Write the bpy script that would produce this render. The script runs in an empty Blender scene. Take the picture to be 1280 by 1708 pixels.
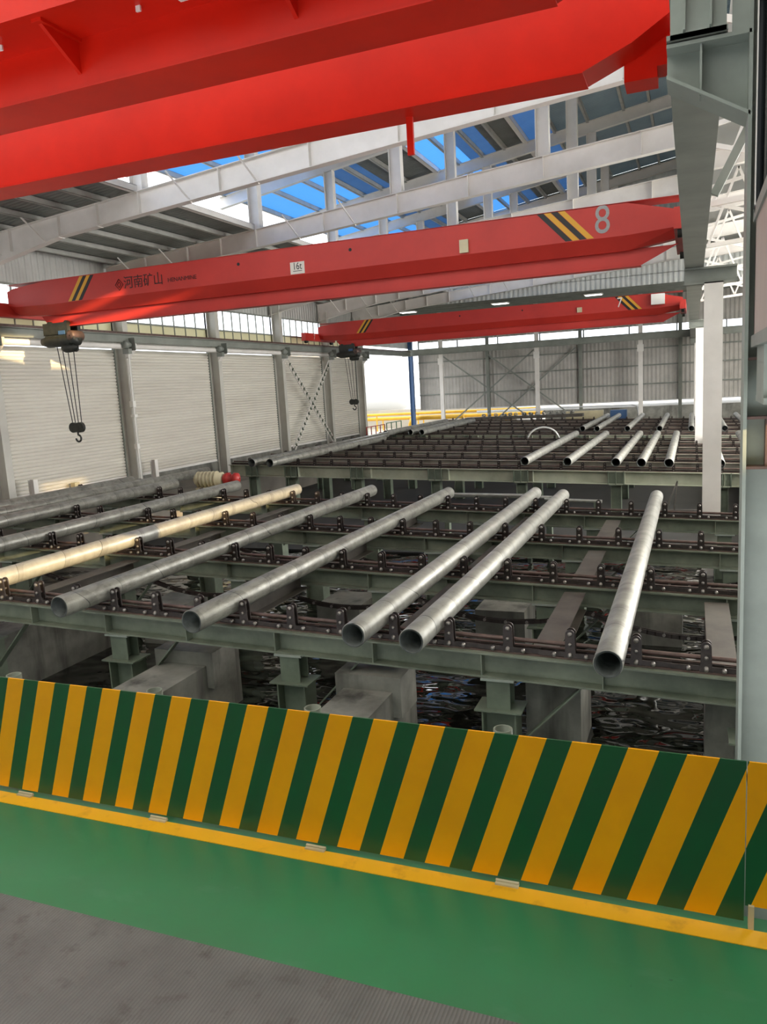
import bpy, math, random
from mathutils import Vector, Matrix
random.seed(4)
SC = bpy.context.scene
COL = SC.collection
PI = math.pi

# ------------------------------------------------------------------ materials
def lin(h):
    h = h.lstrip('#'); c = [int(h[i:i+2], 16)/255 for i in (0, 2, 4)]
    return tuple(((v/12.92) if v <= .04045 else ((v+.055)/1.055)**2.4) for v in c) + (1,)

def newmat(name):
    m = bpy.data.materials.new(name); m.use_nodes = True
    nt = m.node_tree; nt.nodes.clear()
    out = nt.nodes.new('ShaderNodeOutputMaterial')
    b = nt.nodes.new('ShaderNodeBsdfPrincipled')
    nt.links.new(b.outputs[0], out.inputs[0])
    return m, nt, b, out

def mth(nt, op, a, b=None, clamp=False):
    n = nt.nodes.new('ShaderNodeMath'); n.operation = op; n.use_clamp = clamp
    for i, v in enumerate((a, b)):
        if v is None: continue
        if isinstance(v, (int, float)): n.inputs[i].default_value = v
        else: nt.links.new(v, n.inputs[i])
    return n.outputs[0]

def mixc(nt, f, a, b):
    n = nt.nodes.new('ShaderNodeMix'); n.data_type = 'RGBA'
    if isinstance(f, (int, float)): n.inputs[0].default_value = f
    else: nt.links.new(f, n.inputs[0])
    for i, v in ((6, a), (7, b)):
        if isinstance(v, tuple): n.inputs[i].default_value = v
        else: nt.links.new(v, n.inputs[i])
    return n.outputs[2]

def pos(nt): 
    g = nt.nodes.new('ShaderNodeNewGeometry'); return g.outputs['Position']

def noise(nt, scale, detail=4, vec=None, rough=.6, stretch=None):
    n = nt.nodes.new('ShaderNodeTexNoise'); n.inputs['Scale'].default_value = scale
    n.inputs['Detail'].default_value = detail; n.inputs['Roughness'].default_value = rough
    v = vec if vec is not None else pos(nt)
    if stretch:
        mp = nt.nodes.new('ShaderNodeMapping'); mp.inputs['Scale'].default_value = stretch
        nt.links.new(v, mp.inputs[0]); v = mp.outputs[0]
    nt.links.new(v, n.inputs['Vector'])
    return n.outputs['Fac']

def ramp(nt, fac, p0, p1, c0=(0, 0, 0, 1), c1=(1, 1, 1, 1)):
    r = nt.nodes.new('ShaderNodeValToRGB')
    r.color_ramp.elements[0].position = p0; r.color_ramp.elements[0].color = c0
    r.color_ramp.elements[1].position = p1; r.color_ramp.elements[1].color = c1
    nt.links.new(fac, r.inputs[0]); return r.outputs[0]

def bump(nt, b, h, strength=.3, dist=.01):
    n = nt.nodes.new('ShaderNodeBump'); n.inputs['Strength'].default_value = strength
    n.inputs['Distance'].default_value = dist
    nt.links.new(h, n.inputs['Height']); nt.links.new(n.outputs[0], b.inputs['Normal'])

def paint(name, c, c2=None, rough=.5, metal=0., sc=1.5, lo=.35, hi=.7, bs=0., stretch=None, spec=.5):
    m, nt, b, out = newmat(name)
    b.inputs['Roughness'].default_value = rough; b.inputs['Metallic'].default_value = metal
    b.inputs['Specular IOR Level'].default_value = spec
    if c2:
        f = ramp(nt, noise(nt, sc, 5, stretch=stretch), lo, hi)
        nt.links.new(mixc(nt, f, lin(c), lin(c2)), b.inputs['Base Color'])
    else: b.inputs['Base Color'].default_value = lin(c)
    if bs: bump(nt, b, noise(nt, 40, 3), bs, .004)
    return m

M = {}
M['red'] = paint('crane_red_paint', '#dc2410', '#c81f0f', .42, sc=.8, bs=.02, spec=.25)
M['red2'] = paint('crane_red_paint_faded', '#c23429', '#b02c23', .48, sc=.7)
M['white'] = paint('white_steel_paint', '#ece8e2', '#dedad3', .5, sc=1.1)
M['grey_steel'] = paint('grey_primer_steel', '#8d9189', '#7b8078', .5, sc=1.4)
M['greygreen'] = paint('grey_green_steel', '#979f96', '#838b82', .45, sc=1.7, bs=.05)
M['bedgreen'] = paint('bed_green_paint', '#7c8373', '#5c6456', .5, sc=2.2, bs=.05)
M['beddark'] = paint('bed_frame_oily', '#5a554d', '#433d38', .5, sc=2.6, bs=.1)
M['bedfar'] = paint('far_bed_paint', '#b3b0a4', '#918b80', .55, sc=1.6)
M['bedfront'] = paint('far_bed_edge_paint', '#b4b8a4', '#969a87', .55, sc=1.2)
M['legs'] = paint('leg_green_paint', '#6f7a69', '#596254', .55, sc=2.5)
M['chain'] = paint('oily_chain_steel', '#453d3a', '#2f2927', .42, .45, sc=9, bs=.1)
M['rust'] = paint('rusty_bar_steel', '#6d5750', '#4d403b', .5, .3, sc=6, bs=.1)
M['bolt'] = paint('bolt_steel', '#8f8a85', None, .35, .7)
M['black'] = paint('black_rubber', '#161616', None, .6)
M['darkmach'] = paint('dark_machine_paint', '#33352f', '#22241f', .5, sc=8)
M['blackpaint'] = paint('black_stripe_paint', '#1f1e1b', None, .5)
M['yellowpaint'] = paint('yellow_stripe_paint', '#d99f2a', None, .5)
M['plate'] = paint('white_sign_plate', '#ded6c8', None, .5)
M['numgrey'] = paint('grey_number_paint', '#8f9192', '#a3a09a', .5, sc=20)
M['numwhite'] = paint('white_number_paint', '#e3d9cf', None, .5)
M['logo'] = paint('dark_letter_paint', '#3c1a17', None, .5)
M['yellowpipe'] = paint('yellow_pipe_paint', '#e0b02c', '#cf9b22', .45)
M['bluepaint'] = paint('blue_post_paint', '#3c5c86', None, .5)
M['greenpaint'] = paint('green_paint', '#2f7a5c', None, .5)
M['cream'] = paint('cream_paint', '#cfc4a0', '#b8ad8c', .5)
M['redpart'] = paint('red_coupling', '#b3302a', None, .45)
M['cabin'] = paint('cabin_panel', '#b8aaa0', '#a39890', .5, sc=3, stretch=(1, 8, .3))
M['winframe'] = paint('dark_window_frame', '#3b3e42', None, .35)
M['whiteplastic'] = paint('white_plastic', '#e8e6e0', None, .4)
M['dirt'] = paint('dusty_ground', '#7c766c', '#635e56', .9, sc=.6)
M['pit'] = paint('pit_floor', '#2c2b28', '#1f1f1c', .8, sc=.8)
M['gravel'] = paint('yard_ground', '#b7b0a2', '#a19a8b', .9, sc=.5)
M['backclad'] = paint('tank_white', '#e8ebee', None, .5)

def concrete():
    m, nt, b, out = newmat('stained_concrete')
    f = ramp(nt, noise(nt, 1.6, 6), .35, .7)
    c = mixc(nt, f, lin('#85847c'), lin('#5d5c55'))
    f2 = ramp(nt, noise(nt, .9, 4, stretch=(2, 2, .3)), .52, .7)
    c = mixc(nt, f2, c, lin('#3c3b36'))
    nt.links.new(c, b.inputs['Base Color']); b.inputs['Roughness'].default_value = .85
    bump(nt, b, noise(nt, 25, 5), .25, .01); return m
M['concrete'] = concrete()
M['colpaint'] = paint('column_paint', '#c9c7be', '#b8b5ac', .5, sc=.8)
M['purlin'] = paint('purlin_zinc', '#b9b9b2', '#a5a59e', .45, sc=2)

def galv(name, ca, cb, cd, dirty):
    """galvanised steel: mottled zinc, ring marks along Y, black scale"""
    m, nt, b, out = newmat(name)
    tc = nt.nodes.new('ShaderNodeTexCoord'); oi = nt.nodes.new('ShaderNodeObjectInfo')
    add = nt.nodes.new('ShaderNodeVectorMath'); add.operation = 'ADD'
    cmb = nt.nodes.new('ShaderNodeCombineXYZ')
    nt.links.new(mth(nt, 'MULTIPLY', oi.outputs['Random'], 37.), cmb.inputs[1])
    nt.links.new(tc.outputs['Object'], add.inputs[0]); nt.links.new(cmb.outputs[0], add.inputs[1])
    v = add.outputs[0]
    f = ramp(nt, noise(nt, 2.6, 6, v, .65), .34, .68)
    c = mixc(nt, f, lin(ca), lin(cb))
    f2 = ramp(nt, noise(nt, 11, 6, v, .75, stretch=(1, .28, 1)), .56 - dirty, .72 - dirty*.6)
    f2 = mth(nt, 'MULTIPLY', f2, .55 if dirty else .35)
    c = mixc(nt, f2, c, lin(cd))
    # ring marks every ~.9 m with a soft darker band beside them
    sep = nt.nodes.new('ShaderNodeSeparateXYZ'); nt.links.new(v, sep.inputs[0])
    yy = mth(nt, 'ADD', sep.outputs[1], mth(nt, 'MULTIPLY', noise(nt, .8, 1, v), 1.3))
    fr = mth(nt, 'FRACT', mth(nt, 'DIVIDE', yy, .93))
    line = mth(nt, 'LESS_THAN', fr, .013)
    band = mth(nt, 'LESS_THAN', fr, .16)
    c = mixc(nt, mth(nt, 'MULTIPLY', band, .22), c, lin(cd))
    c = mixc(nt, mth(nt, 'MULTIPLY', line, .75), c, lin('#2c2b29'))
    nt.links.new(c, b.inputs['Base Color'])
    b.inputs['Metallic'].default_value = .25
    nt.links.new(mth(nt, 'ADD', mth(nt, 'MULTIPLY', f, .18), .3), b.inputs['Roughness'])
    bump(nt, b, noise(nt, 14, 4, v), .12, .006)
    return m
M['galv'] = galv('galvanised_pipe_steel', '#a9a8a0', '#8a8982', '#625e57', .0)
M['galvd'] = galv('scaled_pipe_steel', '#9a998f', '#7c7b73', '#45413c', .09)
M['pipein'] = paint('pipe_bore_shade_steel', '#4d524f', '#333735', .5, .3, sc=8)  # colour darkened to stand for the shade inside the pipe

def greenfloor():
    m, nt, b, out = newmat('green_epoxy_floor')
    f = ramp(nt, noise(nt, 1.3, 5), .35, .68)
    c = mixc(nt, f, lin('#33704c'), lin('#2a7a4e'))
    f2 = ramp(nt, noise(nt, 3.4, 6, stretch=(1, 2.2, 1)), .6, .85)
    c = mixc(nt, mth(nt, 'MULTIPLY', f2, .35), c, lin('#5c8f74'))
    f3 = ramp(nt, noise(nt, 15, 3), .72, .76)
    c = mixc(nt, mth(nt, 'MULTIPLY', f3, .5), c, lin('#1e4a33'))
    nt.links.new(c, b.inputs['Base Color'])
    nt.links.new(mth(nt, 'ADD', mth(nt, 'MULTIPLY', noise(nt, 5, 4), .25), .22), b.inputs['Roughness'])
    bump(nt, b, noise(nt, 6, 4), .06, .01); return m
M['greenfloor'] = greenfloor()
M['yellowline'] = paint('yellow_floor_line', '#f0b216', '#c08a1c', .5, sc=9, lo=.55, hi=.8)

def ribmat():
    m, nt, b, out = newmat('ribbed_grey_mat')
    s = nt.nodes.new('ShaderNodeSeparateXYZ'); nt.links.new(pos(nt), s.inputs[0])
    w = mth(nt, 'SINE', mth(nt, 'MULTIPLY', mth(nt, 'ADD', s.outputs[0], mth(nt, 'MULTIPLY', noise(nt, 2, 2), .01)), 2*PI/.0115))
    f = ramp(nt, noise(nt, 3, 6), .35, .7)
    c = mixc(nt, f, lin('#6c6c6a'), lin('#555655'))
    c = mixc(nt, ramp(nt, noise(nt, 9, 5, rough=.7), .55, .7), c, lin('#4a4845'))
    c = mixc(nt, mth(nt, 'MULTIPLY', mth(nt, 'GREATER_THAN', w, .35), .35), c, lin('#3f3d3a'))
    nt.links.new(c, b.inputs['Base Color']); b.inputs['Roughness'].default_value = .48
    h = mth(nt, 'ADD', mth(nt, 'MULTIPLY', w, .5), mth(nt, 'MULTIPLY', noise(nt, 30, 3), 1.2))
    bump(nt, b, h, .35, .003); return m
M['ribmat'] = ribmat()

def stripes():
    m, nt, b, out = newmat('green_yellow_slanted_stripes')
    s = nt.nodes.new('ShaderNodeSeparateXYZ'); nt.links.new(pos(nt), s.inputs[0])
    t = mth(nt, 'SUBTRACT', s.outputs[0], mth(nt, 'MULTIPLY', s.outputs[2], .345))
    t = mth(nt, 'ADD', t, 2.785 + .1725*20)
    fr = mth(nt, 'FRACT', mth(nt, 'DIVIDE', t, .1725))
    st = mth(nt, 'LESS_THAN', fr, .53)
    n = ramp(nt, noise(nt, 4, 4), .4, .7)
    ye = mixc(nt, n, lin('#ffb200'), lin('#f5a800'))
    gr = mixc(nt, n, lin('#175a34'), lin('#1f5435'))
    c = mixc(nt, st, gr, ye)
    nt.links.new(c, b.inputs['Base Color']); b.inputs['Roughness'].default_value = .33
    bump(nt, b, noise(nt, 3, 2), .05, .01); return m
M['stripes'] = stripes()

def corr(name, c, c2, axis, pitch, depth=.5, rough=.5, trans=None, tf=.5):
    """corrugated sheet: bump ribs running across the given axis"""
    m, nt, b, out = newmat(name)
    s = nt.nodes.new('ShaderNodeSeparateXYZ'); nt.links.new(pos(nt), s.inputs[0])
    fr = mth(nt, 'PINGPONG', s.outputs['XYZ'.index(axis)], pitch/2)
    h = ramp(nt, mth(nt, 'DIVIDE', fr, pitch/2), .3, .7)
    f = ramp(nt, noise(nt, .9, 4), .35, .7)
    cc = mixc(nt, f, lin(c), lin(c2))
    nt.links.new(cc, b.inputs['Base Color']); b.inputs['Roughness'].default_value = rough
    bump(nt, b, h, depth, .04)
    if trans:
        t = nt.nodes.new('ShaderNodeBsdfTranslucent'); t.inputs[0].default_value = lin(trans)
        mx = nt.nodes.new('ShaderNodeMixShader'); mx.inputs[0].default_value = tf
        nt.links.new(b.outputs[0], mx.inputs[1]); nt.links.new(t.outputs[0], mx.inputs[2])
        nt.links.new(mx.outputs[0], out.inputs[0])
    return m
M['roofgrey'] = corr('grey_roof_sheet', '#7c7f7b', '#6b6f6a', 'Y', .2, .6)
M['roofblue'] = corr('blue_translucent_roof_sheet', '#5aa2e6', '#4b94da', 'Y', .2, .6, trans='#86b8e2', tf=.68)
M['roofhazy'] = corr('hazy_blue_roof_sheet', '#7f97ad', '#6f869c', 'Y', .2, .6, trans='#6d93b8', tf=.5)
M['roofpale'] = corr('pale_translucent_roof_sheet', '#8f9a9c', '#7d888a', 'Y', .2, .6, trans='#8fa0a8', tf=.22)
M['roofbay'] = corr('white_translucent_roof_sheet', '#dcdcd8', '#d0d0cc', 'Y', .2, .4, trans='#f4f2ec', tf=.85)
M['wallback'] = corr('grey_corrugated_cladding', '#bfbbb4', '#aaa7a0', 'X', .3, .9)
M['wallside'] = corr('side_corrugated_cladding', '#c2c2bd', '#b2b2ad', 'Y', .3, .8)
M['gable'] = corr('pale_corrugated_gable', '#c6cac6', '#b4b8b4', 'X', .3, .8)
M['roll'] = paint('shutter_slat_paint', '#dcd8cd', '#d0cbc0', .42, sc=.7, stretch=(1, .3, 3))
M['strip'] = corr('cream_translucent_strip', '#d9d6b8', '#cfcba9', 'Y', .9, .0, trans='#dedac4', tf=.4)

def glassm(name, tint, alpha):
    m, nt, b, out = newmat(name)
    t = nt.nodes.new('ShaderNodeBsdfTransparent'); t.inputs[0].default_value = tint
    g = nt.nodes.new('ShaderNodeBsdfGlossy'); g.inputs['Roughness'].default_value = .05
    mx = nt.nodes.new('ShaderNodeMixShader'); mx.inputs[0].default_value = alpha
    nt.links.new(t.outputs[0], mx.inputs[1]); nt.links.new(g.outputs[0], mx.inputs[2])
    nt.links.new(mx.outputs[0], out.inputs[0]); return m
M['glass'] = glassm('window_glass', (.97, .98, 1, 1), .06)
M['darkglass'] = glassm('cabin_window_glass', (.35, .4, .4, 1), .25)

def water():
    m, nt, b, out = newmat('black_pit_water')
    b.inputs['Base Color'].default_value = lin('#12130f'); b.inputs['Roughness'].default_value = .04
    b.inputs['Specular IOR Level'].default_value = .9
    bump(nt, b, noise(nt, .9, 2, rough=.45, stretch=(1, 1.5, 1)), .9, .22); return m
M['water'] = water()
def lampm():
    m, nt, b, out = newmat('lamp_glow')
    b.inputs['Emission Color'].default_value = (1, 1, .95, 1); b.inputs['Emission Strength'].default_value = 3; return m
M['lamp'] = lampm()

# ------------------------------------------------------------------ mesh builder
TILT = .031
class MB:
    def __init__(s): s.v = []; s.f = []; s.sm = []; s.mi = []; s.cur = 0
    def add(s, vs, fs, smooth=False, tilt=False):
        n = len(s.v)
        for p in vs:
            p = tuple(p)
            s.v.append((p[0], p[1], p[2] - TILT*p[0]) if tilt else p)
        for f in fs: s.f.append(tuple(i+n for i in f)); s.sm.append(smooth); s.mi.append(s.cur)
        return s
    def box(s, x0, x1, y0, y1, z0, z1, tilt=False):
        if x0 > x1: x0, x1 = x1, x0
        if y0 > y1: y0, y1 = y1, y0
        if z0 > z1: z0, z1 = z1, z0
        v = [(x, y, z) for x in (x0, x1) for y in (y0, y1) for z in (z0, z1)]
        return s.add(v, [(0, 1, 3, 2), (4, 6, 7, 5), (0, 4, 5, 1), (2, 3, 7, 6), (0, 2, 6, 4), (1, 5, 7, 3)], tilt=tilt)
    def prism(s, poly, axis, a0, a1, tilt=False, smooth=False):
        """poly: 2D points; axis 'X' -> (y,z), 'Y' -> (x,z), 'Z' -> (x,y)"""
        def mk(p, a):
            return {'X': (a, p[0], p[1]), 'Y': (p[0], a, p[1]), 'Z': (p[0], p[1], a)}[axis]
        n = len(poly)
        v = [mk(p, a0) for p in poly] + [mk(p, a1) for p in poly]
        f = [tuple(range(n)), tuple(range(2*n-1, n-1, -1))] + [(i, i+n, (i+1) % n+n, (i+1) % n) for i in range(n)]
        return s.add(v, f, smooth, tilt)
    def bar(s, a, b, w, h, up=(0, 0, 1)):
        a = Vector(a); b = Vector(b); d = (b-a).normalized(); u = Vector(up)
        if abs(d.dot(u)) > .99: u = Vector((0, 1, 0))
        r = d.cross(u).normalized(); u = r.cross(d).normalized()
        v = [p + r*sx*w/2 + u*sz*h/2 for p in (a, b) for sx, sz in ((-1, -1), (1, -1), (1, 1), (-1, 1))]
        return s.add(v, [(3, 2, 1, 0), (4, 5, 6, 7), (0, 1, 5, 4), (1, 2, 6, 5), (2, 3, 7, 6), (3, 0, 4, 7)])
    def cyl(s, a, b, r, n=16, r2=None, caps=True, tilt=False):
        a = Vector(a); b = Vector(b); d = (b-a).normalized()
        u = Vector((0, 0, 1)) if abs(d.z) < .9 else Vector((1, 0, 0))
        x = d.cross(u).normalized(); y = d.cross(x).normalized(); r2 = r if r2 is None else r2
        v = [p + (x*math.cos(2*PI*i/n) + y*math.sin(2*PI*i/n))*q for p, q in ((a, r), (b, r2)) for i in range(n)]
        s.add(v, [(i, (i+1) % n, (i+1) % n+n, i+n) for i in range(n)], True, tilt)
        if caps: s.add(v[:n], [tuple(range(n))[::-1]], False, tilt); s.add(v[n:], [tuple(range(n))], False, tilt)
        return s
    def lathe(s, c, axis, prof, n=20):
        """prof: list of (t along axis, radius)"""
        c = Vector(c); d = Vector(axis).normalized()
        u = Vector((0, 0, 1)) if abs(d.z) < .9 else Vector((1, 0, 0))
        x = d.cross(u).normalized(); y = d.cross(x).normalized()
        v = [c + d*t + (x*math.cos(2*PI*i/n)+y*math.sin(2*PI*i/n))*r for t, r in prof for i in range(n)]
        f = [(k*n+i, k*n+(i+1) % n, (k+1)*n+(i+1) % n, (k+1)*n+i) for k in range(len(prof)-1) for i in range(n)]
        return s.add(v, f, True)
    def tube(s, pts, r, n=8):
        pts = [Vector(p) for p in pts]; rings = []
        for i, p in enumerate(pts):
            d = (pts[min(i+1, len(pts)-1)] - pts[max(i-1, 0)]).normalized()
            u = Vector((0, 0, 1)) if abs(d.z) < .9 else Vector((0, 1, 0))
            x = d.cross(u).normalized(); y = d.cross(x).normalized()
            rings += [p + (x*math.cos(2*PI*k/n)+y*math.sin(2*PI*k/n))*r for k in range(n)]
        f = [(k*n+i, k*n+(i+1) % n, (k+1)*n+(i+1) % n, (k+1)*n+i) for k in range(len(pts)-1) for i in range(n)]
        s.add(rings, f, True)
        return s.add(rings[:n], [tuple(range(n))[::-1]]).add(rings[-n:], [tuple(range(n))])
    def ibeamX(s, x0, x1, yc, zb, zt, w, t=.02, tilt=False):
        s.box(x0, x1, yc-w/2, yc+w/2, zt-t, zt, tilt); s.box(x0, x1, yc-w/2, yc+w/2, zb, zb+t, tilt)
        return s.box(x0, x1, yc-t/3, yc+t/3, zb+t, zt-t, tilt)
    def hcol(s, xc, yc, z0, z1, wx, wy, t=.02, faceX=True):
        """faceX: flanges in YZ planes at +-x, web facing the Y direction"""
        if faceX:
            s.box(xc-wx/2, xc-wx/2+t, yc-wy/2, yc+wy/2, z0, z1); s.box(xc+wx/2-t, xc+wx/2, yc-wy/2, yc+wy/2, z0, z1)
            return s.box(xc-wx/2+t, xc+wx/2-t, yc-t/3, yc+t/3, z0, z1)
        s.box(xc-wx/2, xc+wx/2, yc-wy/2, yc-wy/2+t, z0, z1); s.box(xc-wx/2, xc+wx/2, yc+wy/2-t, yc+wy/2, z0, z1)
        return s.box(xc-t/3, xc+t/3, yc-wy/2+t, yc+wy/2-t, z0, z1)
    def build(s, name, mat, parent=None, label=None):
        root = parent
        while root is not None and root.parent is not None: root = root.parent
        off = Vector(root.location) if root is not None else Vector((0, 0, 0))
        me = bpy.data.meshes.new(name)
        me.from_pydata([tuple(Vector(p)-off) for p in s.v], [], s.f)
        for p, sm, k in zip(me.polygons, s.sm, s.mi): p.use_smooth = sm; p.material_index = k
        for mm in (mat if isinstance(mat, (list, tuple)) else [mat]): me.materials.append(mm)
        me.update()
        import bmesh
        bm = bmesh.new(); bm.from_mesh(me); bmesh.ops.recalc_face_normals(bm, faces=bm.faces)
        bm.to_mesh(me); bm.free()
        o = bpy.data.objects.new(name, me); COL.objects.link(o)
        if parent is not None: o.parent = parent
        if label: o['label'] = label
        return o

def tag(o, label=None, cat=None, group=None, kind=None):
    for k, v in (('label', label), ('category', cat), ('group', group), ('kind', kind)):
        if v: o[k] = v
    return o
def thing(name, loc, label, cat, group=None):
    o = bpy.data.objects.new(name, None); COL.objects.link(o); o.location = loc
    o.empty_display_size = .2
    return tag(o, label, cat, group)
def struct(o): o['kind'] = 'structure'; return o
def sroot(name, loc):
    o = bpy.data.objects.new(name, None); COL.objects.link(o); o.location = loc; return struct(o)
def copy_tree(o, parent=None):
    c = o.copy(); COL.objects.link(c)
    if parent is not None: c.parent = parent
    for ch in list(o.children): copy_tree(ch, c)
    return c
def text(s, x, z, y, size, mat, name, parent, depth=.004, sx=1., rotx=PI/2, rotz=0, align='CENTER', loc=None):
    cu = bpy.data.curves.new(name, 'FONT'); cu.body = s; cu.size = size; cu.extrude = depth; cu.align_x = align; cu.align_y = 'CENTER'
    t = bpy.data.objects.new(name+'_tmp', cu); COL.objects.link(t)
    dg = bpy.context.evaluated_depsgraph_get(); me = bpy.data.meshes.new_from_object(t.evaluated_get(dg))
    bpy.data.objects.remove(t)
    mt = Matrix.Translation(Vector((x, y, z))) @ Matrix.Rotation(rotz, 4, 'Z') @ Matrix.Rotation(rotx, 4, 'X') @ Matrix.Scale(sx, 4, (1, 0, 0))
    me.transform(mt); r = parent
    while r.parent is not None: r = r.parent
    me.transform(Matrix.Translation(-Vector(r.location)))
    me.materials.clear(); me.materials.append(mat)
    o = bpy.data.objects.new(name, me); COL.objects.link(o); o.parent = parent; return o

# ------------------------------------------------------------------ camera
F = 1296.237
yaw, pit, rol = -3.83274366e-01, -1.57899552e-01, -5.66541799e-02
f_ = Vector((math.sin(yaw)*math.cos(pit), math.cos(yaw)*math.cos(pit), math.sin(pit)))
r_ = Vector((math.cos(yaw), -math.sin(yaw), 0)); u_ = r_.cross(f_)
r2 = r_*math.cos(rol) + u_*math.sin(rol); u2 = u_*math.cos(rol) - r_*math.sin(rol)
cam = bpy.data.cameras.new('camera'); co = bpy.data.objects.new('camera', cam); COL.objects.link(co)
mw = Matrix((r2, u2, -f_)).transposed().to_4x4(); mw.translation = (0, 0, 1.7)
co.matrix_world = mw; cam.sensor_fit = 'VERTICAL'; cam.sensor_height = 36; cam.lens = F/1708*36
cam.clip_start = .05; cam.clip_end = 500; SC.camera = co

# ------------------------------------------------------------------ walkway
o = MB().box(-9, .36, -3, 2.44, -.15, 0).box(.36, 3.5, -3, 2.44, -.15, 0).build('floor', M['greenfloor']); struct(o)
o = MB().box(-9, 3.5, 2.30, 2.375, 0, .003).build('trim_1', M['yellowline']); struct(o)
o = MB().box(-8.9, 3.4, -2.9, 1.805, 0, .008).build('rubber_mat', M['ribmat'])
tag(o, 'grey ribbed mat with dusty footprints along the green walkway', 'mat')

def barrier(x0, x1, zb, label, hinges, posts, cat='barrier'):
    t = thing('striped_barrier', ((x0+x1)/2, 2.39, 0), label, cat)
    MB().box(x0, x1, 2.385, 2.391, zb, .545).build('panel', M['stripes'], t)
    MB().box(x0, x1, 2.391, 2.43, .47, .50).build('top_rail', M['greygreen'], t)
    for x in posts: 
        MB().lathe((x, 2.47, 0), (0, 0, 1), [(0, .033), (.524, .033), (.524, .028), (.1, .028)], 20).build('post', M['bedgreen'], t)
    for x in hinges:
        MB().box(x-.04, x+.04, 2.362, 2.385, .003, .009).cyl((x-.04, 2.379, .012), (x+.04, 2.379, .012), .005, 8).build('hinge', M['cream'], t)
    return t
barrier(-8.9, .155, .022, 'long green and yellow striped guard panel along the walkway edge',
        [-2.75-.72*k for k in range(1, 8)]+[-2.75, -2.03, -1.31, -.58], [-2.83-.735*k for k in range(1, 8)]+[-2.83, -2.06, -1.33, -.6])
t = barrier(.158, 3.4, .075, 'short striped guard panel right of the joint on raised feet', [], [.9, 1.7, 2.5])
for x in (.175, .235, .8, 1.4):
    MB().box(x-.008, x+.008, 2.375, 2.40, 0, .08).build('foot', M['cream'], t)

# ------------------------------------------------------------------ ground, pit, water
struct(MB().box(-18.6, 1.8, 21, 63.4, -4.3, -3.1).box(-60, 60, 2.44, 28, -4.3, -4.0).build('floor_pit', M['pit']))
struct(MB().box(-60, 60, 63.4, 160, -2.6, -2.2).box(-90, -60, -20, 160, -2.6, -2.2).box(-60, -22.3, -20, 63.4, -2.6, -2.2).build('floor_yard', M['gravel']))
struct(MB().box(-22.3, -18.6, -3, 63.4, -4.0, -2.0).build('floor_side', M['dirt']))
struct(MB().box(1.8, 30, 2.44, 63.4, -4.0, -1.9).build('floor_bay', M['dirt']))
o = MB().add([(-18.6, 2.44, -3.15), (1.8, 2.44, -3.15), (1.8, 21, -3.15), (-18.6, 21, -3.15)], [(0, 1, 2, 3)]).build('pit_water', M['water'])
tag(o, 'rippled black water filling the pit under the pipe bed', 'water', kind='stuff')

# concrete walls and blocks in the pit
for (x0, x1, y0, y1, zt, lab) in [
    (-11.6, -10.9, 3.0, 12, -2.1, 'low concrete wall at the far left of the pit behind the barrier'),
    (-7.55, -6.75, 3.0, 10.2, -2.25, 'concrete wall running towards the barrier between the two left bed legs'),
    (-4.35, -3.65, 3.0, 9.9, -2.25, 'concrete wall running towards the barrier under the middle of the bed'),
    (-2.0, -1.3, 9.55, 10.6, -2.1, 'upright concrete block just left of the open black water'),
    (.16, .9, 9.55, 10.6, -2.2, 'upright concrete block at the right end beside the big column')]:
    t = thing('concrete_pier', ((x0+x1)/2, (y0+y1)/2, -4), lab, 'pier', 'concrete piers in the pit')
    MB().box(x0, x1, y0, y1, -4.0, zt).build('pier_wall', M['concrete'], t)
    if y0 < 5:
        MB().box(x0-.12, x1+.12, y1-.9, y1-.3, zt-.35, zt+.2).build('pier_cap', M['concrete'], t)
for i, (x, y, nm) in enumerate([(-9.9, 12.3, 'behind the leftmost bright pipe end'), (-6.3, 13.0, 'under the second pipe'), (-3.2, 13.2, 'behind the inclined plate'), (-.6, 14.2, 'under the right pipe')]):
    o = MB().box(x-.45, x+.45, y, y+1.0, -4, -2.35).build('concrete_block', M['concrete'])
    tag(o, 'concrete block standing in the pit ' + nm, 'block', 'concrete blocks')

# ------------------------------------------------------------------ pipe bed rows
ZA = -1.40               # pipe axis height at x = 0
PITCH = .76
def dogx(n): return .16 - PITCH*n

def make_dog(near):
    mb = MB()
    segs = 8 if near else 5
    for y in (-.055, .035):
        poly = [(-.075, .0), (.075, .0), (.06, .1)] + [(.055*math.cos(a), .3+.055*math.sin(a)) for a in [PI*k/segs for k in range(segs+1)]] + [(-.06, .1)]
        mb.prism(poly, 'Y', y, y+.02)
    me = mb
    return me
def dog_parts(parent, near):
    b = make_dog(near); b.cur = 1
    for z, r in ((.3, .03), (.17, .024), (.045, .028)):
        if near: b.lathe((0, -.085, z), (0, 1, 0), [(0, .001), (.004, r*.7), (.012, r), (.03, r)], 10)
        b.cyl((0, -.06, z), (0, .06, z), r*.8, 8)
    return b.build('pusher', [M['chain'], M['bolt']], parent)
_proto = {}
def place_dogs(root, near, ns, y, zb):
    key = near
    if key not in _proto:
        src = thing('tmp', (0, 0, 0), 'x', 'x'); d = dog_parts(src, near)
        _proto[key] = d.data
        for ob in (d, src): bpy.data.objects.remove(ob)
    for n in ns:
        x = dogx(n)
        d = bpy.data.objects.new('pusher', _proto[key]); COL.objects.link(d); d.parent = root
        d.location = Vector((x, y, zb - TILT*x)) - Vector(root.location)
        if not near: d.scale = (.85, 1, .78)

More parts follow.
